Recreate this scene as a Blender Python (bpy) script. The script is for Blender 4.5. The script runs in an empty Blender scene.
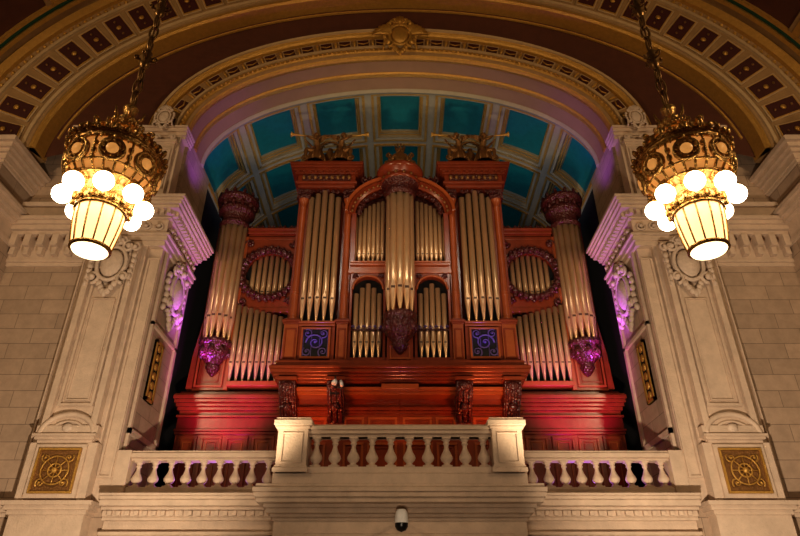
import bpy, bmesh, math
from mathutils import Vector, Matrix
pi=math.pi
SC=bpy.context.scene
SC.view_settings.view_transform='Standard'
for lk in ('Medium High Contrast','Standard - Medium High Contrast'):
    try: SC.view_settings.look=lk; print('look',lk); break
    except Exception as ex: pass
# ---------------------------------------------------------------- materials
def mat(name,col,rough=.6,metal=0,ns=3,na=.15,bump=0,bs=20,emit=0,ecol=None,spec=.5,vor=False):
    m=bpy.data.materials.new(name); m.use_nodes=True
    nt=m.node_tree; N=nt.nodes; L=nt.links; p=N['Principled BSDF']
    p.inputs['Roughness'].default_value=rough; p.inputs['Metallic'].default_value=metal
    p.inputs['Specular IOR Level'].default_value=spec
    tc=N.new('ShaderNodeTexCoord')
    no=N.new('ShaderNodeTexNoise'); no.inputs['Scale'].default_value=ns; no.inputs['Detail'].default_value=6; no.inputs['Roughness'].default_value=.65
    L.new(tc.outputs['Object'],no.inputs['Vector'])
    mx=N.new('ShaderNodeMix'); mx.data_type='RGBA'
    mx.inputs[6].default_value=[c*(1-na) for c in col]+[1]; mx.inputs[7].default_value=[min(1,c*(1+na)) for c in col]+[1]
    L.new(no.outputs['Fac'],mx.inputs[0]); L.new(mx.outputs[2],p.inputs['Base Color'])
    if bump:
        if vor:
            b=N.new('ShaderNodeTexVoronoi'); o=b.outputs['Distance']
        else:
            b=N.new('ShaderNodeTexNoise'); o=b.outputs['Fac']
        b.inputs['Scale'].default_value=bs; L.new(tc.outputs['Object'],b.inputs['Vector'])
        bu=N.new('ShaderNodeBump'); bu.inputs['Strength'].default_value=bump; bu.inputs['Distance'].default_value=.04
        L.new(o,bu.inputs['Height']); L.new(bu.outputs[0],p.inputs['Normal'])
    if emit:
        p.inputs['Emission Color'].default_value=list(ecol or col)+[1]; p.inputs['Emission Strength'].default_value=emit
    return m
def ashlar(name,col,w=1.15,h=.46):
    m=bpy.data.materials.new(name); m.use_nodes=True
    nt=m.node_tree; N=nt.nodes; L=nt.links; p=N['Principled BSDF']; p.inputs['Roughness'].default_value=.8
    tc=N.new('ShaderNodeTexCoord'); s=N.new('ShaderNodeSeparateXYZ'); L.new(tc.outputs['Object'],s.inputs[0])
    ad=N.new('ShaderNodeMath'); ad.operation='ADD'; L.new(s.outputs[0],ad.inputs[0]); L.new(s.outputs[1],ad.inputs[1])
    c=N.new('ShaderNodeCombineXYZ'); L.new(ad.outputs[0],c.inputs[0]); L.new(s.outputs[2],c.inputs[1])
    b=N.new('ShaderNodeTexBrick'); L.new(c.outputs[0],b.inputs['Vector'])
    b.inputs['Scale'].default_value=1; b.inputs['Brick Width'].default_value=w; b.inputs['Row Height'].default_value=h
    b.inputs['Mortar Size'].default_value=.010; b.inputs['Mortar Smooth'].default_value=.3
    b.inputs['Color1'].default_value=list(col)+[1]; b.inputs['Color2'].default_value=[x*.84 for x in col]+[1]
    b.inputs['Mortar'].default_value=[x*.50 for x in col]+[1]
    no=N.new('ShaderNodeTexNoise'); no.inputs['Scale'].default_value=3.5; no.inputs['Detail'].default_value=8; no.inputs['Roughness'].default_value=.7
    L.new(tc.outputs['Object'],no.inputs['Vector'])
    mx=N.new('ShaderNodeMix'); mx.data_type='RGBA'; mx.blend_type='MULTIPLY'; mx.inputs[0].default_value=.5
    L.new(b.outputs['Color'],mx.inputs[6]); L.new(no.outputs['Fac'],mx.inputs[7]); L.new(mx.outputs[2],p.inputs['Base Color'])
    bu=N.new('ShaderNodeBump'); bu.inputs['Strength'].default_value=.4; bu.inputs['Distance'].default_value=.02; bu.invert=True
    L.new(b.outputs['Fac'],bu.inputs['Height']); L.new(bu.outputs[0],p.inputs['Normal'])
    return m
ASH=ashlar('ashlar_stone',(.56,.41,.30))
STONE=mat('carved_stone',(.56,.43,.33),.75,ns=2.5,na=.32,bump=.35,bs=22)
STONE_O=mat('stone_ornament',(.56,.44,.35),.75,ns=6,na=.3,bump=.6,bs=14)
CREAM=mat('cream_plaster',(.30,.185,.08),.6,ns=4,na=.3,bump=.3,bs=18)
CREAML=mat('light_cream_plaster',(.44,.31,.17),.6,ns=4,na=.25,bump=.3,bs=18)
PLAS=mat('arch_soffit_plaster',(.30,.185,.11),.7,ns=2,na=.15)
VCREAM=mat('vault_cream',(.34,.30,.22),.6,ns=4,na=.2)
TEAL=mat('teal_panel',(.003,.15,.17),.6,ns=5,na=.3)
GREEN=mat('green_panel',(.02,.10,.055),.6,ns=5,na=.2)
BROWN=mat('red_brown_panel',(.085,.026,.012),.6,ns=3,na=.35,bump=.1)
DRED=mat('dark_red_panel',(.055,.010,.006),.6,ns=6,na=.3)
GOLD=mat('gilding',(.52,.30,.075),.40,.5,ns=8,na=.3,bump=.6,bs=30)
BRASS=mat('brass',(.54,.33,.11),.26,.75,ns=10,na=.35,bump=.5,bs=35)
DGOLD=mat('bronze_gilt',(.26,.135,.05),.42,.6,ns=8,na=.4,bump=.6,bs=25)
WOOD=mat('mahogany',(.185,.036,.013),.25,ns=2.5,na=.45,bump=.05,bs=8,spec=.5)
WOODL=mat('mahogany_light',(.27,.068,.020),.27,ns=2.5,na=.3)
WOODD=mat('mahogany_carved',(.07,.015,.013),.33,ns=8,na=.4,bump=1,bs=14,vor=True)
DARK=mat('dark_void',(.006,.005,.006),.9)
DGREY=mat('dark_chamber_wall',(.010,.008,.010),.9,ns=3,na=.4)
PIPE=mat('gilded_pipe',(.68,.45,.26),.27,.6,ns=3,na=.12)
PIPED=mat('pipe_mouth',(.05,.022,.010),.6)
VIOL=mat('violet_lattice',(.08,.045,.16),.5,ns=8,na=.4)
GLOBE=mat('lamp_globe_glass',(.9,.85,.75),.4,emit=9,ecol=(1,.80,.55))
LANT=mat('lantern_glass',(.9,.75,.5),.4,emit=1.5,ecol=(1,.60,.26))
LANTB=mat('lantern_glass_bottom',(.9,.8,.6),.4,emit=3,ecol=(1,.78,.46))
AMBER=mat('amber_glass',(.6,.3,.1),.35,emit=.38,ecol=(1,.45,.12))
IRON=mat('dark_bronze_chain',(.26,.15,.055),.35,.7)
WHITE=mat('white_plastic',(.8,.8,.8),.4)
BLACK=mat('black_plastic',(.01,.01,.01),.3)
FLOOR=mat('floor_marble',(.30,.26,.22),.3)
# ---------------------------------------------------------------- mesh builder
class B:
    def __init__(s,M=None): s.v=[];s.f=[];s.mi=[];s.sm=[];s.mats=[];s.M=M or Matrix()
    def add(s,vs,fs,m,sm=False):
        o=len(s.v); s.v+=[s.M@Vector(v) for v in vs]
        if m not in s.mats: s.mats.append(m)
        k=s.mats.index(m)
        for f in fs: s.f.append([i+o for i in f]); s.mi.append(k); s.sm.append(sm)
    def box(s,x0,x1,y0,y1,z0,z1,m):
        s.add([(x0,y0,z0),(x1,y0,z0),(x1,y1,z0),(x0,y1,z0),(x0,y0,z1),(x1,y0,z1),(x1,y1,z1),(x0,y1,z1)],
          [(0,1,2,3),(4,5,6,7),(0,1,5,4),(1,2,6,5),(2,3,7,6),(3,0,4,7)],m)
    def obox(s,c,t,n,b,ht,hn,hb,m):
        c=Vector(c);t=Vector(t)*ht;n=Vector(n)*hn;b=Vector(b)*hb
        s.add([c-t-n-b,c+t-n-b,c+t+n-b,c-t+n-b,c-t-n+b,c+t-n+b,c+t+n+b,c-t+n+b],
          [(0,1,2,3),(4,5,6,7),(0,1,5,4),(1,2,6,5),(2,3,7,6),(3,0,4,7)],m)
    def stack(s,x0,x1,y0,y1,z0,steps,m,l=1,r=1):
        for h,p in steps:
            s.box(x0-p*l,x1+p*r,y0-p,y1,z0,z0+h,m); z0+=h
        return z0
    def lathe(s,cx,cy,prof,m,seg=14,a0=0,a1=2*pi,sm=True):
        full=abs(a1-a0-2*pi)<1e-6; n=seg if full else seg+1
        vs=[];fs=[]
        for r,z in prof:
            for i in range(n):
                a=a0+(a1-a0)*i/seg; vs.append((cx+r*math.cos(a),cy+r*math.sin(a),z))
        for j in range(len(prof)-1):
            for i in range(seg):
                k=(i+1)%n; fs.append((j*n+i,j*n+k,(j+1)*n+k,(j+1)*n+i))
        s.add(vs,fs,m,sm)
    def sphere(s,c,rx,ry,rz,m,seg=10,rg=6):
        vs=[];fs=[]
        for j in range(rg+1):
            ph=-pi/2+pi*j/rg
            for i in range(seg):
                a=2*pi*i/seg; vs.append((c[0]+rx*math.cos(ph)*math.cos(a),c[1]+ry*math.cos(ph)*math.sin(a),c[2]+rz*math.sin(ph)))
        for j in range(rg):
            for i in range(seg):
                k=(i+1)%seg; fs.append((j*seg+i,j*seg+k,(j+1)*seg+k,(j+1)*seg+i))
        s.add(vs,fs,m,True)
    def tube(s,pts,r,m,seg=6,closed=False):
        pts=[Vector(p) for p in pts]; n=len(pts); vs=[];fs=[]
        for i,p in enumerate(pts):
            a=pts[(i-1)%n] if (closed or i>0) else p; b=pts[(i+1)%n] if (closed or i<n-1) else p
            t=(b-a); t=t.normalized() if t.length>1e-9 else Vector((0,0,1))
            u=t.cross(Vector((0,1,0))); 
            if u.length<.1: u=t.cross(Vector((1,0,0)))
            u.normalize(); w=t.cross(u)
            rr=r[i] if isinstance(r,(list,tuple)) else r
            for k in range(seg):
                q=2*pi*k/seg; vs.append(p+u*math.cos(q)*rr+w*math.sin(q)*rr)
        for i in range(n if closed else n-1):
            j=(i+1)%n
            for k in range(seg):
                l=(k+1)%seg; fs.append((i*seg+k,i*seg+l,j*seg+l,j*seg+k))
        if not closed: fs.append(tuple(range(seg))); fs.append(tuple((n-1)*seg+k for k in range(seg)))
        s.add(vs,fs,m,True)
    def spiral(s,c,R,turns,m,r=.04,flip=1,a0=0,y=0):
        pts=[];rs=[];n=int(14*turns)
        for i in range(n+1):
            t=i/n; a=a0+flip*2*pi*turns*t; q=R*(1-.85*t)
            pts.append((c[0]+q*math.cos(a),c[1]-.04*t+y,c[2]+q*math.sin(a))); rs.append(r*(1-.35*t))
        s.tube(pts,rs,m,6); s.sphere((c[0],c[1]-.05,c[2]),r*1.5,r*1.5,r*1.5,m,8,5)
    def prism(s,poly,y0,y1,m):
        n=len(poly); vs=[(x,y0,z) for x,z in poly]+[(x,y1,z) for x,z in poly]
        s.add(vs,[tuple(range(n)),tuple(range(n,2*n))]+[(i,(i+1)%n,n+(i+1)%n,n+i) for i in range(n)],m)
    def sweep(s,a,b,z0,prof,m,t0=0,t1=pi,n=72,closed=True,sm=True):
        k=len(prof); vs=[];fs=[]
        for i in range(n+1):
            t=t0+(t1-t0)*i/n
            nx,nz=math.cos(t)/a,math.sin(t)/b; l=math.hypot(nx,nz); nx/=l;nz/=l
            for r,y in prof: vs.append((a*math.cos(t)+r*nx,y,z0+b*math.sin(t)+r*nz))
        for i in range(n):
            for j in range(k if closed else k-1):
                q=(j+1)%k; fs.append((i*k+j,i*k+q,(i+1)*k+q,(i+1)*k+j))
        if closed: fs.append(tuple(range(k))); fs.append(tuple(n*k+j for j in range(k)))
        s.add(vs,fs,m,False)
    def frame(s,x0,x1,z0,z1,y,w,d,m):
        s.box(x0,x1,y-d,y,z0,z0+w,m); s.box(x0,x1,y-d,y,z1-w,z1,m)
        s.box(x0,x0+w,y-d,y,z0+w,z1-w,m); s.box(x1-w,x1,y-d,y,z0+w,z1-w,m)
    def obj(s,name,parent=None,bevel=0,recalc=True):
        me=bpy.data.meshes.new(name); me.from_pydata([tuple(v) for v in s.v],[],s.f)
        for m in s.mats: me.materials.append(m)
        for i,p in enumerate(me.polygons): p.material_index=s.mi[i]; p.use_smooth=s.sm[i]
        if recalc:
            bm=bmesh.new(); bm.from_mesh(me); bmesh.ops.recalc_face_normals(bm,faces=bm.faces); bm.to_mesh(me); bm.free()
        o=bpy.data.objects.new(name,me); SC.collection.objects.link(o)
        if parent: o.parent=parent
        if bevel:
            bv=o.modifiers.new('bevel','BEVEL'); bv.width=bevel; bv.segments=1; bv.limit_method='ANGLE'; bv.angle_limit=math.radians(50)
        return o
    def mirror(s):
        n=len(s.v); s.v+=[Vector((-v.x,v.y,v.z)) for v in s.v[:n]]
        k=len(s.f)
        for i in range(k): s.f.append([q+n for q in s.f[i]]); s.mi.append(s.mi[i]); s.sm.append(s.sm[i])
def empty(name,loc=(0,0,0)):
    e=bpy.data.objects.new(name,None); e.location=loc; SC.collection.objects.link(e); return e
MX=Matrix.Scale(-1,4,(1,0,0))
def ell_samples(a,b,z0,step,r=0,t0=0,t1=pi):
    n=2000; L=[0]; P=[]
    for i in range(n+1):
        t=t0+(t1-t0)*i/n; P.append((a*math.cos(t),b*math.sin(t),t))
        if i: L.append(L[-1]+math.hypot(P[i][0]-P[i-1][0],P[i][1]-P[i-1][1]))
    cnt=max(1,round(L[-1]/step)); out=[]; j=0
    for k in range(cnt):
        s=(k+.5)*L[-1]/cnt
        while L[j]<s: j+=1
        t=P[j][2]; nx,nz=math.cos(t)/a,math.sin(t)/b; l=math.hypot(nx,nz); nx/=l;nz/=l
        out.append(((a*math.cos(t)+r*nx,z0+b*math.sin(t)+r*nz),(-nz,nx),(nx,nz)))
    return out
# ================================================================= ROOM
b=B(); b.box(-14.6,14.6,-6,27,-1.9,-1.6,FLOOR); b.obj('floor')
for sx,nm in ((-1,'left'),(1,'right')):
    M=MX if sx<0 else Matrix()
    b=B(M); b.box(7.2,14.6,16.2,18.6,-1.6,14.5,ASH); b.box(8.5,14.6,16.3,18.6,14.5,22,ASH)
    for y0,y1 in ((16.3,16.42),(18.3,18.45)): b.box(7.12,7.2,y0,y1,2.9,9.95,STONE)
    b.box(7.12,7.2,16.3,18.45,4.4,4.55,STONE); b.box(7.12,7.2,16.3,18.45,7.55,7.65,STONE)
    b.box(7.1,7.2,16.3,18.6,2.9,3.3,STONE)
    b.obj('wall_'+nm+'_facade')
    b=B(M); b.box(14.6,14.9,-6,18.6,-1.6,22,ASH); b.obj('wall_'+nm)
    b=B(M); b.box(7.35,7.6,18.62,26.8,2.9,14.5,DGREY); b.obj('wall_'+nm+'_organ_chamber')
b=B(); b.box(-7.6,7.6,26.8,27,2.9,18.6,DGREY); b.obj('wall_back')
b=B(); b.box(-14.9,14.9,-6.3,-6,-1.6,23,ASH); b.obj('wall_front')
# --- coffered vault over the organ
VA,VB,VZ=7.35,3.9,14.46
def arc_fn(a,b_,z0):
    import bisect
    n=3000; L=[0];T=[0]; px,pz=a,0
    for i in range(1,n+1):
        t=pi*i/n; x,z=a*math.cos(t),b_*math.sin(t); L.append(L[-1]+math.hypot(x-px,z-pz)); T.append(t); px,pz=x,z
    def f(u,y,r):
        u=max(0,min(L[-1],u)); i=min(n,bisect.bisect_left(L,u)); t=T[i]
        nx,nz=math.cos(t)/a,math.sin(t)/b_; l=math.hypot(nx,nz)
        return (a*math.cos(t)+r*nx/l,y,z0+b_*math.sin(t)+r*nz/l)
    return f,L[-1]
f,LL=arc_fn(VA,VB,VZ)
b=B()
def ring(rect,r,n=8):
    u0,u1,y0,y1=rect; pts=[]
    for i in range(n): pts.append(f(u0+(u1-u0)*i/n,y0,r))
    pts.append(f(u1,y0,r))
    for i in range(n,0,-1): pts.append(f(u0+(u1-u0)*i/n,y1,r))
    pts.append(f(u0,y1,r)); return pts
def coffer(u0,u1,y0,y1):
    lv=[(0,0,VCREAM),(.14,0,VCREAM),(.14,-.06,GOLD),(.24,-.06,GOLD),(.24,0,VCREAM),(.36,0,VCREAM),(.36,.14,VCREAM),(.44,.14,GOLD),(.44,.24,VCREAM),(.50,.24,GOLD),(.52,.34,VCREAM)]
    prev=ring((u0,u1,y0,y1),0); 
    for ins,r,m in lv[1:]:
        cur=ring((u0+ins,u1-ins,y0+ins*.8,y1-ins*.8),r); n=len(cur)
        b.add(prev+cur,[(i,(i+1)%n,n+(i+1)%n,n+i) for i in range(n)],m); prev=cur
    n=len(prev); h=n//2
    b.add(prev,[(i,i+1,n-2-i,n-1-i) for i in range(h-1)],TEAL)
for k in range(7):
    for j in range(3): coffer(k*LL/7,(k+1)*LL/7,17.75+j*3.0,17.75+(j+1)*3.0)
b.sweep(VA,VB,VZ,[(.5,17.7),(.5,27),(.6,27),(.6,17.7)],VCREAM,n=48)
b.obj('ceiling_organ_vault',recalc=False)
# --- inner arch
A1,B1,Z1=7.2,3.75,14.46
b=B()
b.sweep(A1,B1,Z1,[(0,15.95),(0,17.75),(.7,17.75),(1.1,17.6),(1.1,15.95)],PLAS)
b.sweep(A1,B1,Z1,[(-.02,15.9),(-.06,16.0),(-.02,16.12),(.06,16.1),(.06,15.85)],GOLD)
b.sweep(A1,B1,Z1,[(-.02,16.65),(-.06,16.7),(-.06,16.85),(-.02,16.9),(.06,16.9),(.06,16.65)],GOLD)
b.sweep(A1,B1,Z1,[(-.02,17.5),(-.10,17.6),(-.02,17.76),(.1,17.76),(.1,17.5)],VCREAM)
b.sweep(A1,B1,Z1,[(.02,15.95),(.02,15.86),(.12,15.82),(.12,15.95)],CREAM)
b.sweep(A1,B1,Z1,[(.16,15.95),(.16,15.86),(.2,15.80),(.3,15.80),(.34,15.86),(.34,15.95)],GOLD)
b.sweep(A1,B1,Z1,[(.34,15.95),(.36,15.76),(.44,15.76),(.44,15.95)],CREAML)
b.sweep(A1,B1,Z1,[(.44,15.95),(.44,15.90),(.96,15.90),(.96,15.95)],CREAM)
b.sweep(A1,B1,Z1,[(.94,15.95),(.94,15.78),(1.0,15.72),(1.08,15.68),(1.1,15.95)],GOLD)
b.sweep(A1,B1,Z1,[(1.08,15.95),(1.08,15.62),(1.16,15.60),(1.16,15.95)],CREAML)
for (x,z),(tx,tz),(nx,nz) in ell_samples(A1,B1,Z1,.17,.25):
    b.sphere((x,15.79,z),.06,.05,.06,GOLD,6,4)
for k,((x,z),(tx,tz),(nx,nz)) in enumerate(ell_samples(A1,B1,Z1,.66,.70)):
    b.obox((x,15.885,z),(tx,0,tz),(nx,0,nz),(0,1,0),.24,.20,.02,CREAML)
    b.obox((x,15.87,z),(tx,0,tz),(nx,0,nz),(0,1,0),.20,.15,.02,DRED)
    b.tube([(x+tx*.33-nx*.18,15.86,z+tz*.33-nz*.18),(x+tx*.33,15.82,z+tz*.33),(x+tx*.33+nx*.18,15.86,z+tz*.33+nz*.18)],[.02,.06,.02],GOLD,6)
    b.tube([(x-tx*.2,15.84,z-tz*.2),(x-nx*.08,15.83,z-nz*.08),(x+tx*.2,15.84,z+tz*.2)],.025,GOLD,5)
b.obj('trim_1')
# --- lunette between arches
A2,B2,Z2=11.5,7.45,13.0
b=B(); vs=[];fs=[];n=72
for i in range(n+1):
    t=pi*i/n; nx,nz=math.cos(t)/A1,math.sin(t)/B1; l=math.hypot(nx,nz)
    vs.append((A1*math.cos(t)+1.05*nx/l,15.96,Z1+B1*math.sin(t)+1.05*nz/l))
    vs.append((A2*math.cos(t)*1.01,15.5,Z2+B2*math.sin(t)*1.01))
for i in range(n): fs.append((2*i,2*i+1,2*i+3,2*i+2))
b.add(vs,fs,BROWN)
b.sweep(A2,B2,Z2,[(-.22,15.56),(-.22,15.50),(-.17,15.48),(-.17,15.56)],GOLD,t0=.12,t1=pi-.12)
b.sweep(A1,B1,Z1,[(1.34,15.92),(1.34,15.84),(1.38,15.84),(1.38,15.92)],GOLD,t0=.02,t1=pi-.02)
b.obj('trim_2',recalc=False)
# --- outer arch ring with small panels
b=B()
b.sweep(A2,B2,Z2,[(0,15.7),(0,15.0),(2.0,14.4),(2.6,14.4),(2.6,15.7)],CREAM)
b.sweep(A2,B2,Z2,[(-.04,15.6),(-.04,14.98),(.02,14.9),(.12,14.9),(.18,15.1)],GOLD)
b.sweep(A2,B2,Z2,[(.26,14.95),(.26,14.84),(.34,14.80),(.34,14.95)],CREAML)
b.sweep(A2,B2,Z2,[(1.60,14.6),(1.60,14.44),(1.70,14.42),(1.70,14.6)],CREAML)
b.sweep(A2,B2,Z2,[(1.9,14.6),(1.9,14.30),(2.15,14.2),(2.3,14.3),(2.3,14.6)],GOLD)
q=math.hypot(2,.6)
for (x,z),(tx,tz),(nx,nz) in ell_samples(A2,B2,Z2,.80,.98):
    t=Vector((tx,0,tz)); m_=Vector((nx*2/q,-.6/q,nz*2/q)); o=t.cross(m_); y=15-.6*.98/2
    if o.y>0:o=-o
    c=Vector((x,y,z))
    b.obox(c,t,m_,o,.35,.52,.05,CREAML); b.obox(c+o*.02,t,m_,o,.31,.47,.05,GOLD); b.obox(c+o*.03,t,m_,o,.28,.43,.06,DRED)
    b.sphere(c+o*.1,.10,.05,.10,GOLD,8,4)
    for s in (-1,1): b.sphere(c+o*.1+m_*.26*s,.05,.04,.05,DGOLD,6,4)
for (x,z),(tx,tz),(nx,nz) in ell_samples(A2,B2,Z2,.22,1.8):
    b.sphere((x,14.45,z),.07,.07,.07,GOLD,6,4)
b.obj('trim_3')
# --- hall ceiling
b=B()
ys=[14.4,13.9,13.6,11.0,10.5,7.5,7.0,4,3.5,0,-.5,-6]; ms=[CREAM,GREEN,BROWN,CREAM,GREEN,CREAM,BROWN,CREAM,GREEN,CREAM,BROWN]
for i,m in enumerate(ms):
    b.sweep(A2,B2,Z2,[(2.2,ys[i]),(2.2,ys[i+1])],m,closed=False)
for y in (13.9,13.6,11,10.5): b.sweep(A2,B2,Z2,[(2.1,y-.06),(2.1,y+.06),(2.25,y+.06),(2.25,y-.06)],GOLD)
b.sweep(A2,B2,Z2,[(2.6,15.7),(2.6,-6)],BROWN,closed=False)
for k in range(3,31,3):
    t=pi*k/33+.05; nx,nz=math.cos(t)/A2,math.sin(t)/B2; l=math.hypot(nx,nz)
    x=A2*math.cos(t)+2.15*nx/l; z=Z2+B2*math.sin(t)+2.15*nz/l
    b.obox((x,12.3,z),(-nz/l,0,nx/l),(nx/l,0,nz/l),(0,1,0),.3,.05,1.3,CREAM)
    b.obox((x,12.3,z),(-nz/l,0,nx/l),(nx/l,0,nz/l),(0,1,0),.12,.1,1.3,GOLD)
b.obj('ceiling',recalc=False)
# ================================================================= CARTOUCHE
def cartouche(b,m,wings=False):
    b.sphere((0,-.1,.05),.34,.16,.46,m,14,8)
    b.tube([(.42*math.cos(a),-.12,.05+.56*math.sin(a)) for a in [2*pi*i/24 for i in range(24)]],.065,m,6,True)
    for sx in (-1,1):
        b.spiral((sx*.40,-.12,.62),.20,1.3,m,.06,sx,pi/2); b.spiral((sx*.44,-.12,-.42),.20,1.3,m,.06,-sx,-pi/2)
        b.spiral((sx*.2,-.14,.80),.13,1.2,m,.045,-sx,pi/2)
        for k in range(6): b.sphere((sx*(.60+.03*math.sin(k*1.5)),-.08,.35-.19*k),.10-.008*k,.08,.11,m,7,5)
        for k in range(3): b.sphere((sx*(.22-.07*k),-.1,-.62-.12*k),.10,.07,.11,m,7,5)
        if wings:
            for k in range(6):
                a=.1+k*.25; b.tube([(sx*.35,-.1,.1),(sx*(.35+.45*math.cos(a)),-.14,.1+.45*math.sin(a)),(sx*(.35+.75*math.cos(a)),-.06,.05+.7*math.sin(a))],[.08,.09,.03],m,6)
    for k in range(7):
        a=pi*(k+.5)/7; b.tube([(0,-.14,.66),(.22*math.cos(a),-.17,.66+.34*math.sin(a))],[.03,.075],m,6)
    b.sphere((0,-.2,.68),.1,.1,.1,m,8,6); b.sphere((0,-.1,-.92),.08,.07,.14,m,8,6)
# ================================================================= PIERS
tn=4
for sx in (-1,1):
    S=MX if sx<0 else Matrix()
    b=B(S); YB=16.2
    b.box(7.55,9.35,15.78,YB,-1.6,2.45,STONE); b.stack(7.55,9.35,15.78,YB,2.3,[(.1,.05),(.1,.12),(.1,.2)],STONE)
    b.box(7.6,9.3,15.72,YB,2.6,4.0,STONE)
    b.frame(7.82,9.08,2.66,3.94,15.72,.10,.07,STONE)
    b.stack(7.78,9.12,15.72,YB,4.0,[(.07,.02),(.07,.08),(.06,.13)],STONE)
    pts=[(8.45+.66*math.cos(t),4.2+.5*math.sin(t)) for t in [pi*i/16 for i in range(17)]]
    b.prism(pts,15.72,YB,STONE)
    b.tube([(8.45+.68*math.cos(t),15.70,4.2+.52*math.sin(t)) for t in [pi*i/16 for i in range(17)]],.075,STONE,8)
    b.tube([(8.45+.42*math.cos(t),15.70,4.25+.28*math.sin(t)) for t in [pi*i/12 for i in range(13)]],.04,STONE,6)
    b.sphere((8.45,15.66,4.36),.14,.07,.12,STONE_O)
    b.box(7.2,9.5,16.05,YB,2.6,9.95,STONE)
    b.box(7.62,9.26,15.90,YB,4.0,9.95,STONE)
    b.box(7.74,9.14,15.78,YB,4.0,9.95,STONE)
    for x0,x1 in ((7.74,7.9),(8.98,9.14)): b.box(x0,x1,15.66,15.78,4.42,9.95,STONE)
    b.frame(7.98,8.90,4.95,9.9,15.78,.07,.07,STONE)
    b.frame(8.12,8.76,5.1,8.1,15.78,.04,.045,STONE)
    b.box(7.66,9.22,15.66,YB,4.2,4.42,STONE)
    b.frame(7.22,7.58,3.2,9.6,16.05,.06,.05,STONE)
    b.frame(9.3,9.5,2.9,9.6,16.05,.04,.05,STONE)
    for xb in (7.82,9.06):
        b.spiral((xb,15.6,9.72),.14,1.3,STONE_O,.045,1 if xb<8 else -1,pi/2)
        for k in range(5): b.sphere((xb,15.63,9.45-.17*k),.085-.01*k,.06,.1,STONE_O,7,5)
    b.box(7.3,9.3,15.75,YB,11.5,14.2,STONE)
    for x0,x1 in ((7.42,8.15),(8.42,9.15)):
        b.box(x0,x1,15.62,15.76,11.6,13.7,STONE); b.frame(x0+.06,x1-.06,11.9,13.55,15.62,.07,.05,STONE)
        b.stack(x0,x1,15.62,15.76,13.7,[(.08,.03),(.1,.07)],STONE)
        b.spiral((x0+.1,15.58,13.98),.13,1.4,STONE_O,.04,1,0); b.spiral((x1-.1,15.58,13.98),.13,1.4,STONE_O,.04,-1,pi)
    b.obj('stone_pilaster',bevel=.012)
    b=B(S)
    b.stack(7.2,9.55,15.95,18.62,9.95,[(.16,.08),(.16,.14),(.08,.2)],STONE,1,.6)
    b.box(7.12,9.6,15.82,18.62,10.35,10.85,STONE)
    for k in range(6): b.spiral((7.35+k*.4,15.80,10.6),.15,1.4,STONE_O,.04,1 if k%2 else -1,k)
    o=b.M; b.M=S@Matrix.Translation((7.12,0,0))@Matrix.Rotation(-pi/2,4,'Z')
    for k in range(7): b.spiral((-(16.1+k*.38),-.02,10.6),.15,1.4,STONE_O,.04,1 if k%2 else -1,k)
    b.M=o
    b.stack(7.12,9.6,15.82,18.62,10.85,[(.08,.1),(.10,.2)],STONE,1,.6)
    for k in range(13): b.box(7.0+k*.2,7.12+k*.2,15.5,15.7,10.9,11.05,STONE)
    for k in range(14): b.box(6.82,7.0,15.72+k*.2,15.84+k*.2,10.9,11.05,STONE)
    b.stack(7.12,9.6,15.82,18.62,11.05,[(.10,.38),(.1,.46),(.08,.52),(.1,.58)],STONE,1,.6)
    b.stack(9.5,14.6,16.2,16.3,9.4,[(.12,.05),(.1,.1)],STONE,0,0)
    b.box(9.5,14.6,16.12,16.22,9.6,10.35,STONE)
    for k in range(11):
        x=9.95+k*.42; b.box(x,x+.2,15.82,16.2,9.95,10.35,STONE); b.box(x+.02,x+.18,15.94,16.2,9.7,9.95,STONE); 
    b.stack(9.5,14.6,16.2,16.3,10.35,[(.12,.34),(.15,.46),(.12,.54),(.12,.62)],STONE,0,0)
    b.box(9.5,14.6,16.0,16.3,10.9,11.45,STONE); b.box(9.5,14.6,15.9,16.3,11.45,11.6,STONE)
    b.stack(9.3,14.6,16.2,16.3,2.3,[(.1,.05),(.1,.12),(.1,.2)],STONE,0,0)
    b.stack(7.2,12,15.85,16.4,14.1,[(.1,.06),(.12,.14),(.12,.22),(.08,.28)],STONE,.4,0)
    b.obj('trim_%d'%tn,bevel=.012); tn+=1
    b=B(S)
    b.box(11.9,14.6,14.5,16.2,-1.6,12.3,ASH)
    for x0,x1 in ((12.1,12.7),(13.0,13.6)): b.box(x0,x1,14.38,14.5,2.6,11.9,STONE)
    b.stack(11.9,14.6,14.5,16.2,12.0,[(.1,.06),(.2,.1),(.12,.2),(.15,.3),(.15,.42),(.12,.3),(.15,.15)],STONE,1,0)
    b.stack(11.9,14.6,14.5,16.2,10.0,[(.15,.08),(.5,.04),(.12,.2),(.15,.32),(.12,.42)],STONE,1,0)
    b.stack(11.9,14.6,14.5,16.2,2.2,[(.15,.06),(.15,.15)],STONE,1,0)
    b.obj('corner_pier')
    b=B(S@Matrix.Translation((8.44,15.76,9.15))); cartouche(b,STONE_O); b.obj('shield_cartouche')
    b=B(S@Matrix.Translation((7.2,17.4,9.0))@Matrix.Rotation(-pi/2,4,'Z')@Matrix.Scale(1.15,4)); cartouche(b,STONE_O); b.obj('scroll_cartouche')
    b=B(S@Matrix.Translation((7.9,15.5,14.75))@Matrix.Scale(.5,4)); cartouche(b,STONE_O); b.obj('springer_ornament')
    b=B(S); b.box(7.92,8.98,15.64,15.72,2.76,3.84,DGOLD); b.frame(7.92,8.98,2.76,3.84,15.64,.05,.04,GOLD)
    cx,cz=8.45,3.3
    for R in (.16,.34): b.tube([(cx+R*math.cos(a),15.60,cz+R*math.sin(a)) for a in [2*pi*i/20 for i in range(20)]],.024,GOLD,5,True)
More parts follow.
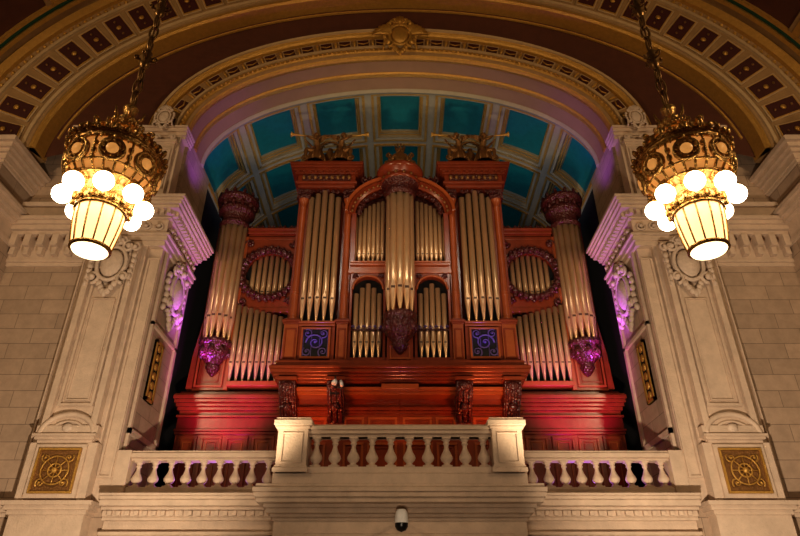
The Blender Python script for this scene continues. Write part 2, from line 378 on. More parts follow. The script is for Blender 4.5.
    for i in range(4):
        a=pi/4+i*pi/2; b.spiral((cx+.40*math.cos(a),15.62,cz+.42*math.sin(a)),.12,1.4,GOLD,.022,1 if i%2 else -1,a)
    for i in range(8):
        a=i*pi/4; b.tube([(cx,15.6,cz),(cx+.33*math.cos(a),15.6,cz+.33*math.sin(a))],.016,GOLD,5)
    b.sphere((cx,15.58,cz),.08,.06,.08,GOLD); b.obj('bronze_grille')
    b=B(S); b.box(7.14,7.2,16.85,17.4,5.5,7.3,DARK)
    for z0,z1 in ((5.5,5.58),(7.22,7.3)): b.box(7.10,7.2,16.85,17.4,z0,z1,GOLD)
    for y0,y1 in ((16.85,16.93),(17.32,17.4)): b.box(7.10,7.2,y0,y1,5.5,7.3,GOLD)
    for k in range(6): b.sphere((7.12,17.12,5.7+k*.28),.04,.12,.12,GOLD,8,6)
    b.obj('gilt_wall_panel')
b=B(Matrix.Translation((0,15.62,18.85))@Matrix.Scale(.95,4)); cartouche(b,GOLD,True); b.obj('keystone_crest')
# ================================================================= BALCONY
b=B()
b.box(-7.2,7.2,16.1,25,2.5,2.88,STONE)
b.box(-7.2,7.2,16.1,16.5,-1.6,2.5,STONE)
b.stack(-7.2,7.2,16.0,16.5,1.75,[(.12,.02),(.08,.08)],STONE,0,0)
b.stack(-7.2,7.2,16.02,16.5,2.2,[(.08,.06),(.14,.1),(.07,.22),(.14,.38),(.08,.44),(.06,.48)],STONE,0,0)
for k in range(66):
    x=-7.05+k*.215
    if abs(x)>2.9: b.box(x,x+.11,15.83,15.95,2.29,2.41,STONE)
b.box(-2.72,2.72,14.25,16.2,-1.6,2.2,STONE)
b.stack(-2.72,2.72,14.25,16.2,1.95,[(.07,.04),(.07,.1),(.1,.2),(.08,.26),(.1,.42),(.1,.48),(.1,.52),(.08,.46)],STONE,.8,.8)
b.box(-2.75,2.75,13.8,16.2,2.6,2.86,STONE)
b.box(-2.45,2.45,14.2,14.25,-1.2,1.7,STONE)
b.obj('balcony',bevel=.012)
def baluster(b,x,y,z0,z1,k=1.0):
    h=z1-z0; w=.115*k
    b.box(x-w,x+w,y-w,y+w,z0,z0+.07*h,STONE); b.box(x-w*.85,x+w*.85,y-w*.85,y+w*.85,z1-.07*h,z1,STONE)
    pr=[(.08,.07),(.09,.10),(.06,.13),(.065,.16),(.115,.24),(.134,.32),(.12,.40),(.075,.53),(.048,.66),(.045,.74),(.07,.77),(.07,.80),(.05,.83),(.08,.90),(.085,.93)]
    b.lathe(x,y,[(r*k,z0+h*t) for r,t in pr],STONE,14)
b=B()
b.box(-2.1,2.1,13.82,14.18,2.86,3.0,STONE); b.stack(-2.1,2.1,13.92,14.08,3.66,[(.06,.03),(.08,.1),(.09,.14),(.03,.1)],STONE,0,0)
b.box(-2.1,2.1,13.9,14.16,3.66,3.88,STONE)
for i in range(10): baluster(b,-1.86+i*.4133,14.0,3.0,3.67,1.05)
for sx in (-1,1):
    x0,x1=(2.03,2.7) if sx>0 else (-2.7,-2.03)
    b.box(x0,x1,13.72,14.3,2.86,3.85,STONE); b.stack(x0,x1,13.72,14.3,2.86,[(.1,.05),(.05,.02)],STONE)
    b.box(x0-.04,x1+.04,13.68,14.34,3.8,3.86,STONE); b.box(x0-.09,x1+.09,13.62,14.4,3.86,3.98,STONE); b.box(x0-.05,x1+.05,13.66,14.36,3.98,4.04,STONE)
    b.frame(x0+.1,x1-.1,3.05,3.72,13.72,.04,.03,STONE)
    xa=sx*2.4
    b.box(xa-.15,xa+.15,14.3,16.2,2.86,3.0,STONE); b.box(xa-.16,xa+.16,14.3,16.2,3.68,3.9,STONE)
    for k in range(4): baluster(b,xa,14.6+k*.42,3.0,3.68)
b.obj('balustrade',bevel=.01)
for sx in (-1,1):
    S=MX if sx<0 else Matrix(); b=B(S)
    b.box(2.6,7.2,16.12,16.48,2.86,3.0,STONE); b.box(2.6,7.2,16.16,16.46,3.66,3.72,STONE); b.box(2.6,7.2,16.08,16.5,3.72,3.84,STONE); b.box(2.6,7.2,16.12,16.48,3.84,3.9,STONE)
    for k in range(10): baluster(b,2.95+k*.415,16.3,3.0,3.67,1.05)
    b.box(6.85,7.2,16.05,16.52,2.86,3.9,STONE); b.box(2.5,2.8,16.05,16.52,2.86,3.9,STONE)
    b.obj('balustrade',bevel=.01)
# ================================================================= ORGAN
org=empty('pipe_organ',(0,0,0))
P=B()
def pipe(x,y,z0,z1,r,foot=None):
    h=foot or min(.95,max(.4,.17*(z1-z0)))
    P.lathe(x,y,[(r*.28,z0),(r*.35,z0+.05),(r,z0+h),(r,z1),(r*.85,z1),(r*.85,z1-.08)],PIPE,14)
    zm=z0+h
    P.box(x-r*.5,x+r*.5,y-r*1.0,y-r*.6,zm+.02,zm+.02+r*.75,PIPED)
    P.box(x-r*.62,x-r*.5,y-r*1.12,y-r*.6,zm-.02,zm+r*.95,PIPE); P.box(x+r*.5,x+r*.62,y-r*1.12,y-r*.6,zm-.02,zm+r*.95,PIPE)
    P.prism([(x-r*.55,zm+r*.8),(x+r*.55,zm+r*.8),(x,zm+r*3.2)],y-r*1.04,y-r*.8,PIPE)
    P.prism([(x-r*.5,zm),(x+r*.5,zm),(x,zm-r*2.2)],y-r*.98,y-r*.6,PIPE)
C=B(); K=B()
C.box(0,3.62,18.1,20.5,2.88,6.3,WOOD)
for x0,x1 in ((.08,.95),(1.05,1.65),(2.15,3.0)):
    for z0,z1 in ((3.1,4.6),(4.75,5.35)): C.frame(x0,x1,z0,z1,18.1,.08,.05,WOODL); C.frame(x0+.14,x1-.14,z0+.14,z1-.14,18.1,.04,.03,WOOD)
C.stack(0,3.62,18.1,20,5.45,[(.08,.06),(.1,.12),(.06,.06)],WOOD,0,.3)
C.stack(0,3.4,17.75,18.3,5.9,[(.1,.1),(.1,.2)],WOODL,0,.3)
C.stack(0,3.62,17.5,19,6.22,[(.07,0),(.08,.1),(.07,.18),(.1,.3),(.08,.36),(.06,.28)],WOOD,0,.6)
C.box(0,3.7,17.35,19,6.66,6.85,WOOD)
for xc in (1.88,3.28):
    pts=[(17.35,6.25),(17.25,6.15),(17.28,5.95),(17.45,5.75),(17.75,5.5),(18.0,5.2),(18.1,5.0),(18.1,6.25)]
    n=len(pts); vs=[(xc-.24,y,zz) for y,zz in pts]+[(xc+.24,y,zz) for y,zz in pts]
    K.add(vs,[tuple(range(n)),tuple(range(n,2*n))]+[(i,(i+1)%n,n+(i+1)%n,n+i) for i in range(n)],WOODD)
    for s in (-.16,.0,.16): K.tube([(xc+s,17.3,6.15),(xc+s,17.25,6.0),(xc+s,17.42,5.76),(xc+s,17.72,5.5),(xc+s,17.98,5.15)],.05,WOODD,6)
    K.sphere((xc,17.25,6.02),.2,.1,.13,WOODD); K.sphere((xc,17.6,5.5),.13,.1,.16,WOODD)
    C.box(xc-.28,xc+.28,17.2,18.1,6.2,6.3,WOOD)
C.box(3.62,6.85,18.9,20.5,2.88,6.1,WOOD)
for x0,x1 in ((3.8,4.5),(4.6,5.3),(5.4,6.05),(6.15,6.75)):
    C.frame(x0,x1,3.1,5.0,18.9,.09,.05,WOOD); C.frame(x0+.16,x1-.16,3.26,4.84,18.9,.04,.03,WOODL)
C.stack(3.62,6.85,18.9,20,5.05,[(.08,.06),(.08,.1),(.35,.03),(.08,.1)],WOOD,0,.5)
C.stack(3.62,6.85,18.9,20,5.78,[(.1,.12),(.1,.2),(.1,.3),(.12,.36),(.06,.3),(.12,.1)],WOOD,0,.4)
C.box(0,3.5,18.15,19.5,6.7,13.4,WOOD); C.box(3.4,6.55,19.1,20,6.3,12.0,WOOD)
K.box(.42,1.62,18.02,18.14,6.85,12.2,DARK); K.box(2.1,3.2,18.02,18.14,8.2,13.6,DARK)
for xc,w in ((3.38,.22),(1.80,.17)):
    C.box(xc-w,xc+w,17.6,18.2,6.85,8.15,WOODL); C.frame(xc-w+.04,xc+w-.04,7.0,8.0,17.6,.05,.03,WOOD)
    C.stack(xc-w,xc+w,17.6,18.2,6.85,[(.12,.05)],WOOD); C.stack(xc-w,xc+w,17.6,18.2,8.15,[(.06,.03),(.07,.07),(.05,.03)],WOOD)
    C.box(xc-w*.85,xc+w*.85,17.78,18.2,8.3,13.0,WOOD)
    C.lathe(xc,17.76,[(.15,8.33),(.16,8.4),(.12,8.46),(.12,8.5),(.105,12.6),(.13,12.66),(.105,12.7),(.17,12.98),(.19,13.0)],WOODL,12)
    for zz in (9.2,9.3): C.lathe(xc,17.76,[(.11,zz),(.14,zz+.03),(.11,zz+.06)],WOODL,12)
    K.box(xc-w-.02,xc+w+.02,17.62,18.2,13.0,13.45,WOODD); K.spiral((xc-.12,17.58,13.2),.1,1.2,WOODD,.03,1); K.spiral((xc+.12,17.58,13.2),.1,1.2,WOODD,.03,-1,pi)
C.box(2.02,3.16,17.68,18.2,6.85,8.15,WOOD); C.stack(2.02,3.16,17.66,18.2,8.1,[(.08,.04),(.07,.1)],WOODL,0,0)
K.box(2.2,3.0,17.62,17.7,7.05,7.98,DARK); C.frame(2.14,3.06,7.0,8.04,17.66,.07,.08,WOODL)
K.spiral((2.6,17.6,7.52),.3,1.5,VIOL,.03); 
for s1 in (-1,1):
    for s2 in (-1,1): K.spiral((2.6+s1*.24,17.6,7.52+s2*.3),.15,1.4,VIOL,.025,s1*s2,s1)
for k in range(4): K.tube([(2.22+k*.25,17.61,7.06),(2.22+k*.25,17.61,7.97)],.012,VIOL,4)
C.stack(1.6,3.6,17.5,19,13.4,[(.12,.0),(.1,.08),(.3,.02),(.1,.12)],WOOD)
K.box(1.75,3.45,17.44,17.52,13.64,13.9,WOODD)
for k in range(9): K.sphere((1.8+k*.2,17.42,13.77),.07,.06,.09,DGOLD,7,5)
C.stack(1.6,3.6,17.5,19,14.02,[(.1,.18),(.1,.26),(.1,.3),(.06,.2)],WOOD)
for k in range(11): C.box(1.5+k*.205,1.6+k*.205,17.3,17.4,13.95,14.04,WOOD)
C.box(1.75,3.45,17.5,18.8,14.38,14.6,WOOD)
for i in range(5):
    pipe(2.17+i*.235,17.78-.10*math.sin(pi*(i+.5)/5),8.27,13.32-.12*abs(i-2),.105,.75)
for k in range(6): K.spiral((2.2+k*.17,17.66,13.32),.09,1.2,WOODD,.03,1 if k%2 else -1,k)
C.box(.35,1.7,17.72,18.15,10.05,10.2,WOODL); C.stack(.35,1.66,17.74,18.15,10.2,[(.12,.0),(.08,.08),(.06,.12)],WOODL,0,0)
C.box(.35,1.7,17.74,18.15,6.85,7.1,WOOD)
def archpanel(xc,a,z0,zs,b_,x0,x1,ztop,y0,y1,m):
    n=16; vs=[]
    for i in range(n+1):
        t=pi*i/n; x=xc+a*math.cos(t); vs+= [(x,y0,zs+b_*math.sin(t)),(x,y0,ztop),(x,y1,zs+b_*math.sin(t))]
    fs=[]
    for i in range(n): o=3*i; fs+=[(o,o+1,o+4,o+3),(o,o+3,o+5,o+2)]
    C.add(vs,fs,m); C.box(x0,xc-a,y0,y1,z0,ztop,m); C.box(xc+a,x1,y0,y1,z0,ztop,m)
archpanel(1.04,.50,7.1,9.45,.5,.45,1.63,10.1,17.76,18.1,WOOD)
C.tube([(1.04+.50*math.cos(t),17.74,9.45+.5*math.sin(t)) for t in [pi*i/16 for i in range(17)]],.045,WOODL,6)
K.spiral((.62,17.74,9.92),.09,1.2,WOODD,.03); K.spiral((1.47,17.74,9.92),.09,1.2,WOODD,.03,-1,pi)
for i in range(5): pipe(.66+i*.19,17.92,7.1,9.72-.16*abs(i-2)**1.2,.085,.5)
K.box(.55,1.54,17.80,17.84,8.02,8.08,WOODD); 
for i in range(6): K.spiral((.62+i*.17,17.78,8.13),.06,1.2,VIOL,.018,1 if i%2 else -1)
for i in range(7):
    x=.60+i*.155; zt=12.35+1.1*math.sqrt(max(0,1-(x/1.62)**2))-.35
    pipe(x,17.9,10.46,zt,.072,.35)
C.sweep(1.55,1.2,12.35,[(0,17.66),(0,18.3),(.24,18.3),(.24,17.5),(.16,17.46),(.1,17.6)],WOOD,n=32,t0=0,t1=pi/2)
C.sweep(1.55,1.2,12.35,[(.24,17.6),(.24,17.44),(.34,17.4),(.34,17.6)],WOODL,n=32,t0=0,t1=pi/2)
for (x,zz),_,_ in ell_samples(1.55,1.2,12.35,.17,.12,0,pi/2): K.sphere((x,17.58,zz),.06,.05,.06,DGOLD,7,5)
for (x,zz),_,_ in ell_samples(1.55,1.2,12.35,.22,-.12,0,pi/2): K.spiral((x,17.72,zz),.11,1.2,WOODD,.035,1,x*5)
C.box(1.5,1.66,17.66,18.2,10.4,12.4,WOOD)
for k in range(4): K.spiral((1.22-.2*k,17.6,13.75+.01*k),.16-.01*k,1.3,WOODD,.05,-1,pi/2)
n=24; vs=[(0,18.12,12.3)]+[(1.6*math.cos(t),18.12,12.35+1.25*math.sin(t)) for t in [pi/2*i/n for i in range(n+1)]]
K.add(vs,[(0,i,i+1) for i in range(1,n+1)],WOODD)
C.box(3.5,5.45,18.75,19.2,12.0,12.15,WOOD); C.stack(3.6,5.45,18.8,19.2,12.1,[(.1,.05),(.1,.15),(.1,.22),(.06,.12)],WOOD,0,0)
for k in range(9): K.spiral((3.75+k*.2,18.75,12.5),.09,1.2,WOODD,.03,1 if k%2 else -1,pi/2)
cx,cz,R=4.55,10.6,.84
n=32; vs=[]; fs=[]
for i in range(n):
    t=2*pi*i/n; c_,s_=math.cos(t),math.sin(t); k=min(1.0/max(abs(c_),1e-6),1.42/max(abs(s_),1e-6))
    vs+=[(cx+R*c_,18.78,cz+R*s_),(cx+k*c_,18.78,cz+k*s_),(cx+R*c_,18.95,cz+R*s_)]
for i in range(n): o=3*i;q=3*((i+1)%n); fs+=[(o,o+1,q+1,q),(o,q,q+2,o+2)]
C.add(vs,fs,WOOD)
C.box(3.5,5.5,18.76,18.98,9.12,9.3,WOOD)
for i in range(30):
    a=2*pi*i/30; K.sphere((cx+.94*math.cos(a),18.70,cz+.94*math.sin(a)),.13,.10,.13,WOODD,7,5)
    K.sphere((cx+1.06*math.cos(a+.1),18.72,cz+1.06*math.sin(a+.1)),.07,.06,.07,WOODD,6,4)
K.tube([(cx+R*math.cos(a),18.75,cz+R*math.sin(a)) for a in [2*pi*i/28 for i in range(28)]],.04,WOODD,6,True)
for s1 in (-1,1):
    K.spiral((cx+s1*.8,18.74,cz+1.2),.16,1.3,WOODD,.05,s1,0)
    K.spiral((cx+s1*.8,18.74,cz-1.1),.16,1.3,WOODD,.05,-s1,0)
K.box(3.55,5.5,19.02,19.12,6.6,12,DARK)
for i in range(9):
    x=3.74+i*.2; pipe(x,18.93,9.5,10.65+math.sqrt(max(0,.8**2-(x-cx)**2)) if abs(x-cx)<.79 else 10.4,.085,.4)
for i in range(9):
    x=3.76+i*.205; pipe(x,18.72,6.65,8.85+.06*i,.09,.6)
C.box(5.42,5.55,18.7,19.2,6.4,12.1,WOODL); C.box(3.55,3.66,18.6,19.2,6.4,12.1,WOOD)
C.box(3.6,5.45,18.6,19.1,6.5,6.66,WOODL)
tx,ty=5.98,18.72
C.box(5.5,6.55,18.75,19.3,6.4,12.6,WOOD)
C.prism([(6.4,6.45),(6.75,6.45),(6.7,7.6),(6.5,9.2),(6.4,9.2)],18.75,19.1,WOOD)
C.frame(5.6,6.5,6.5,8.6,18.75,.07,.05,WOODL); C.frame(5.74,6.36,6.66,8.4,18.75,.04,.03,WOOD)
for i in range(6):
    a=pi+pi*(i+.5)/6; pipe(tx+.40*math.cos(a),ty+.36*math.sin(a),7.95,12.5,.115,.8)
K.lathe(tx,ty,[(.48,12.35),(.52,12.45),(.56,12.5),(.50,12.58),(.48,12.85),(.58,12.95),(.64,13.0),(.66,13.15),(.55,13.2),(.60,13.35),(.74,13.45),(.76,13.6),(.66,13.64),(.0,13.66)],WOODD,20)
for i in range(12):
    a=2*pi*i/12; K.sphere((tx+.6*math.cos(a),ty+.6*math.sin(a),13.3),.09,.09,.16,WOODD,7,5); K.sphere((tx+.66*math.cos(a),ty+.66*math.sin(a),13.72),.07,.07,.13,WOODD,6,4)
K.lathe(tx,ty,[(.5,8.0),(.56,7.92),(.5,7.82),(.44,7.78),(.46,7.6),(.36,7.4),(.22,7.25),(.2,7.2),(.24,7.12),(.16,6.98),(.05,6.85),(0,6.82)],WOODD,18)
for i in range(8):
    a=2*pi*i/8; K.sphere((tx+.42*math.cos(a),ty+.42*math.sin(a),7.6),.12,.12,.18,WOODD,7,5)
C.mirror(); K.mirror(); P.mirror()
C.box(-.40,.40,17.55,18.2,6.85,13.1,WOOD)
C.frame(-.32,.32,6.95,7.4,17.55,.06,.04,WOODL)
for i in range(5):
    a=pi+pi*(i+.5)/5; pipe(.37*math.cos(a),17.55+.33*math.sin(a),8.38,13.0,.125,.8)
K.lathe(0,17.55,[(.45,8.45),(.54,8.4),(.52,8.28),(.44,8.22),(.50,8.0),(.46,7.8),(.3,7.6),(.22,7.5),(.26,7.42),(.2,7.3),(.08,7.15),(0,7.1)],WOODD,20)
for i in range(10):
    a=2*pi*i/10; K.sphere((.46*math.cos(a),17.55+.46*math.sin(a),8.0),.12,.12,.18,WOODD,7,5)
K.lathe(0,17.55,[(.46,12.9),(.52,12.96),(.56,13.05),(.5,13.1),(.5,13.3),(.62,13.38),(.66,13.45)],WOODD,20)
C.lathe(0,17.55,[(.5,13.3),(.66,13.45),(.7,13.55),(.62,13.6),(.62,13.72),(.78,13.8),(.84,13.9),(.84,13.98),(.74,14.02),(.5,14.05),(.42,14.2),(0,14.2)],WOOD,24)
for i in range(14):
    a=2*pi*i/14; K.sphere((.62*math.cos(a),17.55+.62*math.sin(a),13.66),.06,.06,.07,DGOLD,6,4)
C.box(-.35,.35,17.7,18.6,13,14.2,WOOD)
C.box(-.55,.55,17.44,17.56,6.0,6.16,WOODL)
C.obj('case',org,bevel=.01); K.obj('carving',org); P.obj('pipes',org)
# ================================================================= STATUES
def skin_fig(parent,name,verts,edges,rad,m,sub=1):
    me=bpy.data.meshes.new(name); me.from_pydata(verts,edges,[]); me.materials.append(m)
    o=bpy.data.objects.new(name,me); SC.collection.objects.link(o); o.parent=parent
    sk=o.modifiers.new('skin','SKIN'); sk.use_smooth_shade=True
    if len(me.skin_vertices)==0:
        bm=bmesh.new(); bm.from_mesh(me); bm.verts.layers.skin.verify(); bm.to_mesh(me); bm.free()
    for i,r in enumerate(rad):
        me.skin_vertices[0].data[i].radius=(r,r)
    me.skin_vertices[0].data[0].use_root=True
    s=o.modifiers.new('sub','SUBSURF'); s.levels=sub; s.render_levels=sub
    return o
def angel(x,y,z,dirx,sc=1.0):
    e=empty('trumpeting_angel_statue',(x,y,z)); e.scale=(dirx*sc,sc,sc)
    V=[(0,0,.48),(.05,0,.68),(.10,0,.90),(.12,0,1.04),(.15,-.02,1.14),(.18,-.04,1.24),(.19,-.04,1.33),
       (.12,-.18,.97),(.28,-.30,.90),(.42,-.22,1.08),(.47,-.19,1.12),
       (.12,.18,.97),(.30,.26,.98),(.50,.10,1.12),(.56,.02,1.15),
       (.10,-.13,.45),(.45,-.20,.50),(.42,-.24,.18),(.52,-.27,.05),
       (.08,.12,.45),(.35,.14,.42),(.18,.16,.12),(.28,.16,.04)]
    E=[(0,1),(1,2),(2,3),(3,4),(4,5),(5,6),(2,7),(7,8),(8,9),(9,10),(2,11),(11,12),(12,13),(13,14),(0,15),(15,16),(16,17),(17,18),(0,19),(19,20),(20,21),(21,22)]
    Rr=[.16,.13,.14,.06,.055,.10,.075,.07,.05,.04,.035,.07,.05,.04,.035,.12,.09,.06,.04,.12,.09,.06,.04]
    try: skin_fig(e,'body',V,E,Rr,DGOLD)
    except Exception as ex: print('skin fail',ex)
    b=B()
    b.sphere((.14,-.02,1.30),.11,.11,.10,DGOLD,10,6); b.sphere((.29,-.04,1.25),.025,.02,.03,DGOLD,6,4)
    b.lathe(.1,0,[(.36,0),(.34,.12),(.28,.30),(.20,.5),(.14,.66)],DGOLD,14)
    for k in range(9):
        a=2*pi*k/9; b.tube([(.1+.37*math.cos(a),.37*math.sin(a),.0),(.1+.28*math.cos(a),.28*math.sin(a),.32),(.1+.15*math.cos(a),.15*math.sin(a),.64)],[.05,.035,.02],DGOLD,6)
    b.obj('robe',e)
    b=B()
    for s in (-1,1):
        for k in range(6):
            a=.5+k*.27; l=.62-.05*k
            b.tube([(-.02,s*.08,.92),(-.02-l*.5*math.cos(a)*.6,s*(.12+.04*k),.92+l*.5*math.sin(a)-.1*k*.3),(-.05-l*math.cos(a)*.7,s*(.16+.05*k),.85+l*math.sin(a)-.1*k)],[.03,.05,.015],DGOLD,6)
    b.obj('wings',e)
    b=B(); b.tube([(.28,-.05,1.22),(.6,-.07,1.24),(.85,-.08,1.26),(.97,-.085,1.27),(1.04,-.09,1.275)],[.02,.024,.035,.06,.11],GOLD,10); b.obj('trumpet',e)
    return e
for s in (-1,1):
    cx=s*2.62
    angel(cx+.36,17.7,14.6,1,1.05); angel(cx-.36,17.7,14.6,-1,1.05)
    b=B()
    b.box(cx-.22,cx+.22,17.75,18.3,14.58,14.75,DGOLD); b.lathe(cx,18.0,[(.2,14.75),(.14,14.85),(.2,15.05),(.22,15.2),(.14,15.35),(.08,15.45),(.1,15.52),(0,15.6)],DGOLD,14)
    b.spiral((cx-.8,17.5,14.72),.14,1.3,DGOLD,.05,1,pi/2); b.spiral((cx+.8,17.5,14.72),.14,1.3,DGOLD,.05,-1,pi/2)
    b.obj('carved_urn')
e=empty('crowned_bust',(0,17.45,14.18))
V=[(0,0,.1),(0,0,.35),(0,0,.55),(0,-.02,.68),(0,-.04,.80),(-.2,0,.52),(-.32,-.03,.35),(.2,0,.52),(.32,-.03,.35)]
try: skin_fig(e,'torso',V,[(0,1),(1,2),(2,3),(3,4),(2,5),(5,6),(2,7),(7,8)],[.26,.22,.13,.12,.11,.13,.09,.13,.09],DGOLD,2)
except Exception as ex: print(ex)
b=B(); b.sphere((0,.0,.80),.16,.15,.15,DGOLD); b.sphere((0,-.15,.74),.03,.05,.04,DGOLD,6,4)
for k in range(9):
    a=2*pi*k/9; b.tube([(.13*math.cos(a),.13*math.sin(a),.84),(.19*math.cos(a),.19*math.sin(a),1.02)],[.03,.02],DGOLD,6)
for s in (-1,1):
    b.spiral((s*.42,-.02,.22),.20,1.4,DGOLD,.06,s,pi/2); b.spiral((s*.38,-.02,.58),.12,1.3,DGOLD,.04,-s,pi/2)
b.lathe(0,0,[(.45,0),(.4,.08),(.3,.14)],DGOLD,16)
b.obj('wreath',e)
# ================================================================= CHANDELIERS
def chandelier(x,y):
    b=B()
    b.lathe(0,0,[(.36,5.62),(.345,5.4),(.31,5.15),(.275,4.95)],LANT,24)
    b.lathe(0,0,[(.275,4.95),(.25,4.90),(.17,4.86),(0,4.84)],LANTB,24)
    for k in range(12):
        a=2*pi*k/12; c,s=math.cos(a),math.sin(a)
        b.tube([(.37*c,.37*s,5.64),(.352*c,.352*s,5.4),(.318*c,.318*s,5.15),(.28*c,.28*s,4.94)],.014,BRASS,5)
    for r,z in ((.372,5.62),(.283,4.95)): b.lathe(0,0,[(r-.02,z-.03),(r+.02,z-.02),(r+.02,z+.02),(r-.02,z+.03)],BRASS,24)
    b.lathe(0,0,[(.36,5.64),(.42,5.70),(.40,5.78),(.34,5.84),(.38,5.92),(.42,5.98)],BRASS,24)
    for k in range(16):
        a=2*pi*k/16; b.sphere((.43*math.cos(a),.43*math.sin(a),5.72),.045,.045,.07,BRASS,6,5)
    for k in range(8):
        a=pi/8+k*pi/4; c,s=math.cos(a),math.sin(a)
        b.sphere((.60*c,.60*s,5.82),.152,.152,.152,GLOBE,18,10)
        b.lathe(.60*c,.60*s,[(.0,6.06),(.05,6.04),(.06,6.0),(.10,5.97),(.105,5.94),(.07,5.93)],BRASS,10)
        b.tube([(.38*c,.38*s,5.93),(.44*c,.44*s,6.04),(.55*c,.55*s,6.10),(.60*c,.60*s,6.04)],.025,BRASS,6)
    q=.87
    prof=[(.46,5.98),(.62,6.06),(.73,6.18),(.79,6.34),(.81,6.52),(.79,6.66)]
    prof=[(r*q,z) for r,z in prof]
    b.lathe(0,0,[(r-.05,z) for r,z in prof],AMBER,24)
    for k in range(24):
        a=2*pi*k/24; c,s=math.cos(a),math.sin(a); b.tube([(r*c,r*s,z) for r,z in prof],.022,BRASS,5)
    for r,z,w in ((.62*q,6.06,.03),(.745*q,6.20,.02),(.79*q,6.64,.04),(.81*q,6.74,.032)):
        b.tube([(r*math.cos(2*pi*i/32),r*math.sin(2*pi*i/32),z) for i in range(32)],w,BRASS,6,True)
    b.lathe(0,0,[(.77*q,6.62),(.82*q,6.64),(.81*q,6.72),(.85*q,6.76)],BRASS,32)
    for k in range(8):
        a=k*pi/4+pi/8; M=Matrix.Rotation(a,4,'Z')@Matrix.Translation((.765*q,0,6.38))@Matrix.Rotation(math.radians(98),4,'Y')
        o=b.M; b.M=M
        b.lathe(0,0,[(0,.06),(.09,.055),(.10,.03),(.16,.03),(.17,.06),(.20,.05),(.20,-.02)],BRASS,16)
        b.lathe(0,0,[(0,.085),(.085,.075),(.095,.05)],AMBER,12)
        for p_ in range(8): b.sphere((.135*math.cos(p_*pi/4),.135*math.sin(p_*pi/4),.045),.025,.025,.025,BRASS,5,4)
        b.M=o
        c,s=math.cos(a+pi/8),math.sin(a+pi/8)
        for zz in (6.2,6.34,6.48): b.sphere((.76*q*c,.76*q*s,zz),.05,.05,.06,BRASS,6,5)
    for k in range(32):
        a=2*pi*k/32; c,s=math.cos(a),math.sin(a); h=.07 if k%4 else .13
        b.tube([(.83*q*c,.83*q*s,6.74),(.88*q*c,.88*q*s,6.74+h*.6),(.91*q*c,.91*q*s,6.74+h)],[.045,.05,.02],BRASS,5)
    for k in range(24):
        a=2*pi*(k+.5)/24; c,s=math.cos(a),math.sin(a); b.sphere((.86*q*c,.86*q*s,6.58),.025,.025,.055,BRASS,6,4)
    pr=[(.78*q,6.74),(.73*q,6.90),(.62*q,7.04),(.46*q,7.14),(.32*q,7.24),(.22*q,7.34),(.12,7.42)]
    for k in range(12):
        a=k*pi/6+pi/12; c,s=math.cos(a),math.sin(a)
        b.tube([(r*c,r*s,z) for r,z in pr],[.036,.036,.034,.032,.03,.03,.025],BRASS,6)
        o=b.M; b.M=Matrix.Rotation(a,4,'Z'); b.spiral((.57,0,7.06),.10,1.3,BRASS,.028,1,pi); b.spiral((.34,0,7.26),.08,1.3,BRASS,.024,1,pi); b.M=o
    b.lathe(0,0,[(.60,6.74),(.55,6.88),(.43,7.0),(.26,7.06),(0,7.08)],AMBER,24)
    b.tube([(.42*math.cos(2*pi*i/24),.42*math.sin(2*pi*i/24),7.12) for i in range(24)],.03,BRASS,6,True)
    b.lathe(0,0,[(.1,7.05),(.13,7.15),(.1,7.3),(.1,7.36),(.17,7.44),(.19,7.52),(.12,7.60),(.07,7.66),(.12,7.74),(.13,7.82),(.06,7.9)],BRASS,14)
    for k in range(6):
        a=k*pi/3; c,s=math.cos(a),math.sin(a); b.tube([(.12*c,.12*s,7.46),(.24*c,.24*s,7.56),(.27*c,.27*s,7.70)],[.03,.03,.01],BRASS,5)
    z=7.9; i=0
    while z<21.4:
        if i%4==3:
            b.lathe(0,0,[(.03,z),(.07,z+.06),(.10,z+.14),(.06,z+.2),(.12,z+.28),(.06,z+.36),(.09,z+.44),(.03,z+.52)],IRON,10)
            for k in range(4):
                o=b.M; b.M=Matrix.Rotation(k*pi/2+.4,4,'Z'); b.spiral((.14,0,z+.30),.08,1.2,IRON,.02,1,pi); b.M=o
            z+=.52
        else:
            R=.075; n=12
            if i%2: pts=[(R*math.cos(2*pi*q_/n),0,z+.17+.19*math.sin(2*pi*q_/n)) for q_ in range(n)]
            else: pts=[(0.001,R*math.cos(2*pi*q_/n),z+.17+.19*math.sin(2*pi*q_/n)) for q_ in range(n)]
            b.tube(pts,.024,IRON,5,True); b.tube([(0,0,z),(0,0,z+.34)],.018,IRON,5); z+=.30
        i+=1
    o=b.obj('chandelier'); o.location=(x,y,0); return o
chandelier(-4.70,8); chandelier(4.68,8)
# ================================================================= SECURITY CAMERA & SPOTLIGHT
b=B(Matrix.Translation((.03,13.65,1.92))@Matrix.Scale(1.15,4)); b.box(-.08,.08,.45,.52,-.12,.12,WHITE); b.tube([(0,.46,.05),(0,.2,.10),(0,.0,.10)],.03,WHITE,8)
b.lathe(0,0,[(0,.16),(.08,.15),(.11,.09),(.12,.0),(.12,-.08)],WHITE,18); b.lathe(0,0,[(.12,-.08),(.115,-.14),(.08,-.20),(0,-.23)],BLACK,18); b.obj('security_camera')
b=B(); b.box(-1.88,-1.84,17.0,17.1,5.9,6.25,BLACK); b.tube([(-1.86,17.05,6.1),(-1.86,16.8,5.95)],[.06,.08],WHITE,12); b.box(-2.0,-1.72,17.0,17.06,5.7,5.74,BLACK); b.tube([(-1.7,17.05,6.1),(-1.65,16.9,5.9)],[.04,.05],WHITE,10); b.tube([(-1.86,17.05,5.9),(-1.65,17.05,5.9)],.02,BLACK,6)
b.obj('stage_spotlight')
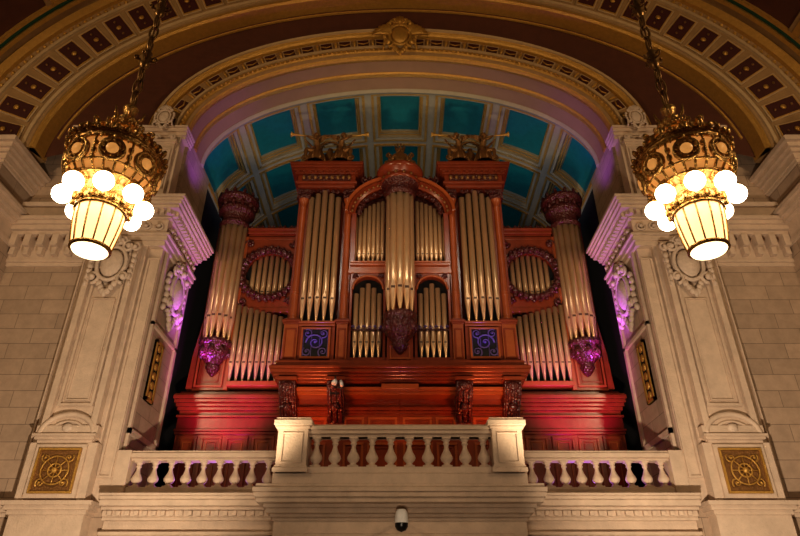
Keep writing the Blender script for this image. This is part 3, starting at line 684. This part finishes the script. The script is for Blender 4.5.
# ================================================================= LIGHTS
def spot(n,loc,tgt,e,c,ang=60,r=.3,bl=.6):
    l=bpy.data.lights.new(n,'SPOT'); l.energy=e; l.color=c; l.spot_size=math.radians(ang); l.spot_blend=bl; l.shadow_soft_size=r
    o=bpy.data.objects.new(n,l); o.location=loc; o.rotation_euler=(Vector(tgt)-Vector(loc)).to_track_quat('-Z','Y').to_euler(); SC.collection.objects.link(o)
def area(n,loc,tgt,e,c,sz):
    l=bpy.data.lights.new(n,'AREA'); l.energy=e; l.color=c; l.size=sz
    o=bpy.data.objects.new(n,l); o.location=loc; o.rotation_euler=(Vector(tgt)-Vector(loc)).to_track_quat('-Z','Y').to_euler(); SC.collection.objects.link(o)
W=(1,.80,.58); PU=(.50,.10,1); MG=(1,.08,.75)
for s in (-1,1):
    spot('pier_flood',(s*3.0,8.0,-1.2),(s*9.0,16,5.0),3600,W,72,.2,.9)
    area('hall_high_flood',(s*12,3,11),(s*4,16,14.5),480,(1,.72,.42),1.0)
    spot('capital_purple',(s*6.2,18.3,7.0),(s*7.0,17.2,12),420,PU,70)
    spot('vault_purple',(s*5.9,17.1,12.6),(s*7.1,16.9,15.2),110,(.4,.10,1),80)
    spot('vault_blue',(s*4.2,20.5,13.6),(s*6.0,20.5,18),70,(.40,.6,1),150)
    spot('case_magenta',(s*5.3,17.0,4.2),(s*5.4,18.9,6.6),460,MG,80)
    spot('side_pipe_violet',(s*4.6,17.4,5.2),(s*4.9,18.9,8.0),110,(.7,.12,1),60,.1)
    spot('tower_violet',(s*2.6,17.0,7.1),(s*2.6,17.7,8.4),26,(.3,.15,1),80,.05)
    spot('case_red',(s*2.6,16.6,4.3),(s*2.2,18.0,6.3),160,(1,.20,.06),80)
    spot('baluster_violet',(s*4.9,17.5,3.2),(s*4.9,16.3,3.3),70,PU,130,.1)
    spot('organ_warm',(s*3.6,11.5,1.5),(s*2.8,17.8,10.5),1350,(1,.78,.52),52)
    spot('pipe_sheen_spot',(s*3.2,7.5,16.2),(s*2.5,17.8,9.5),650,(1,.86,.68),50,.35)  # added unseen spot, placed so pipes and wood catch highlight streaks
spot('vault_centre',(0,20.5,13.9),(0,20.5,18.5),75,(.85,.9,.9),160)
spot('pendant_purple',(0,15.6,4.1),(0,17.4,8),90,PU,30)
spot('console_lamp',(.15,17.3,3.4),(.15,18.1,3.6),5,(1,.4,.05),110,.05)
spot('plaque_lamp',(0,16.6,4.4),(0,17.8,5.9),75,(1,.34,.14),100,.1)
spot('balcony_flood',(0,3,-1.3),(0,14,3),1000,W,50,.35,.9)
spot('keystone_spot',(0,6,8),(0,16,18.5),950,(1,.68,.36),84)
w=bpy.data.worlds.new('world'); SC.world=w; w.use_nodes=True
w.node_tree.nodes['Background'].inputs[0].default_value=(.9,.75,.6,1); w.node_tree.nodes['Background'].inputs[1].default_value=.1
# ================================================================= CAMERA
cd=bpy.data.cameras.new('camera'); cd.sensor_width=36; cd.lens=27.9; cd.clip_end=200
co=bpy.data.objects.new('camera',cd); co.location=(0,0,0); co.rotation_euler=(math.radians(120),0,0); SC.collection.objects.link(co); SC.camera=co
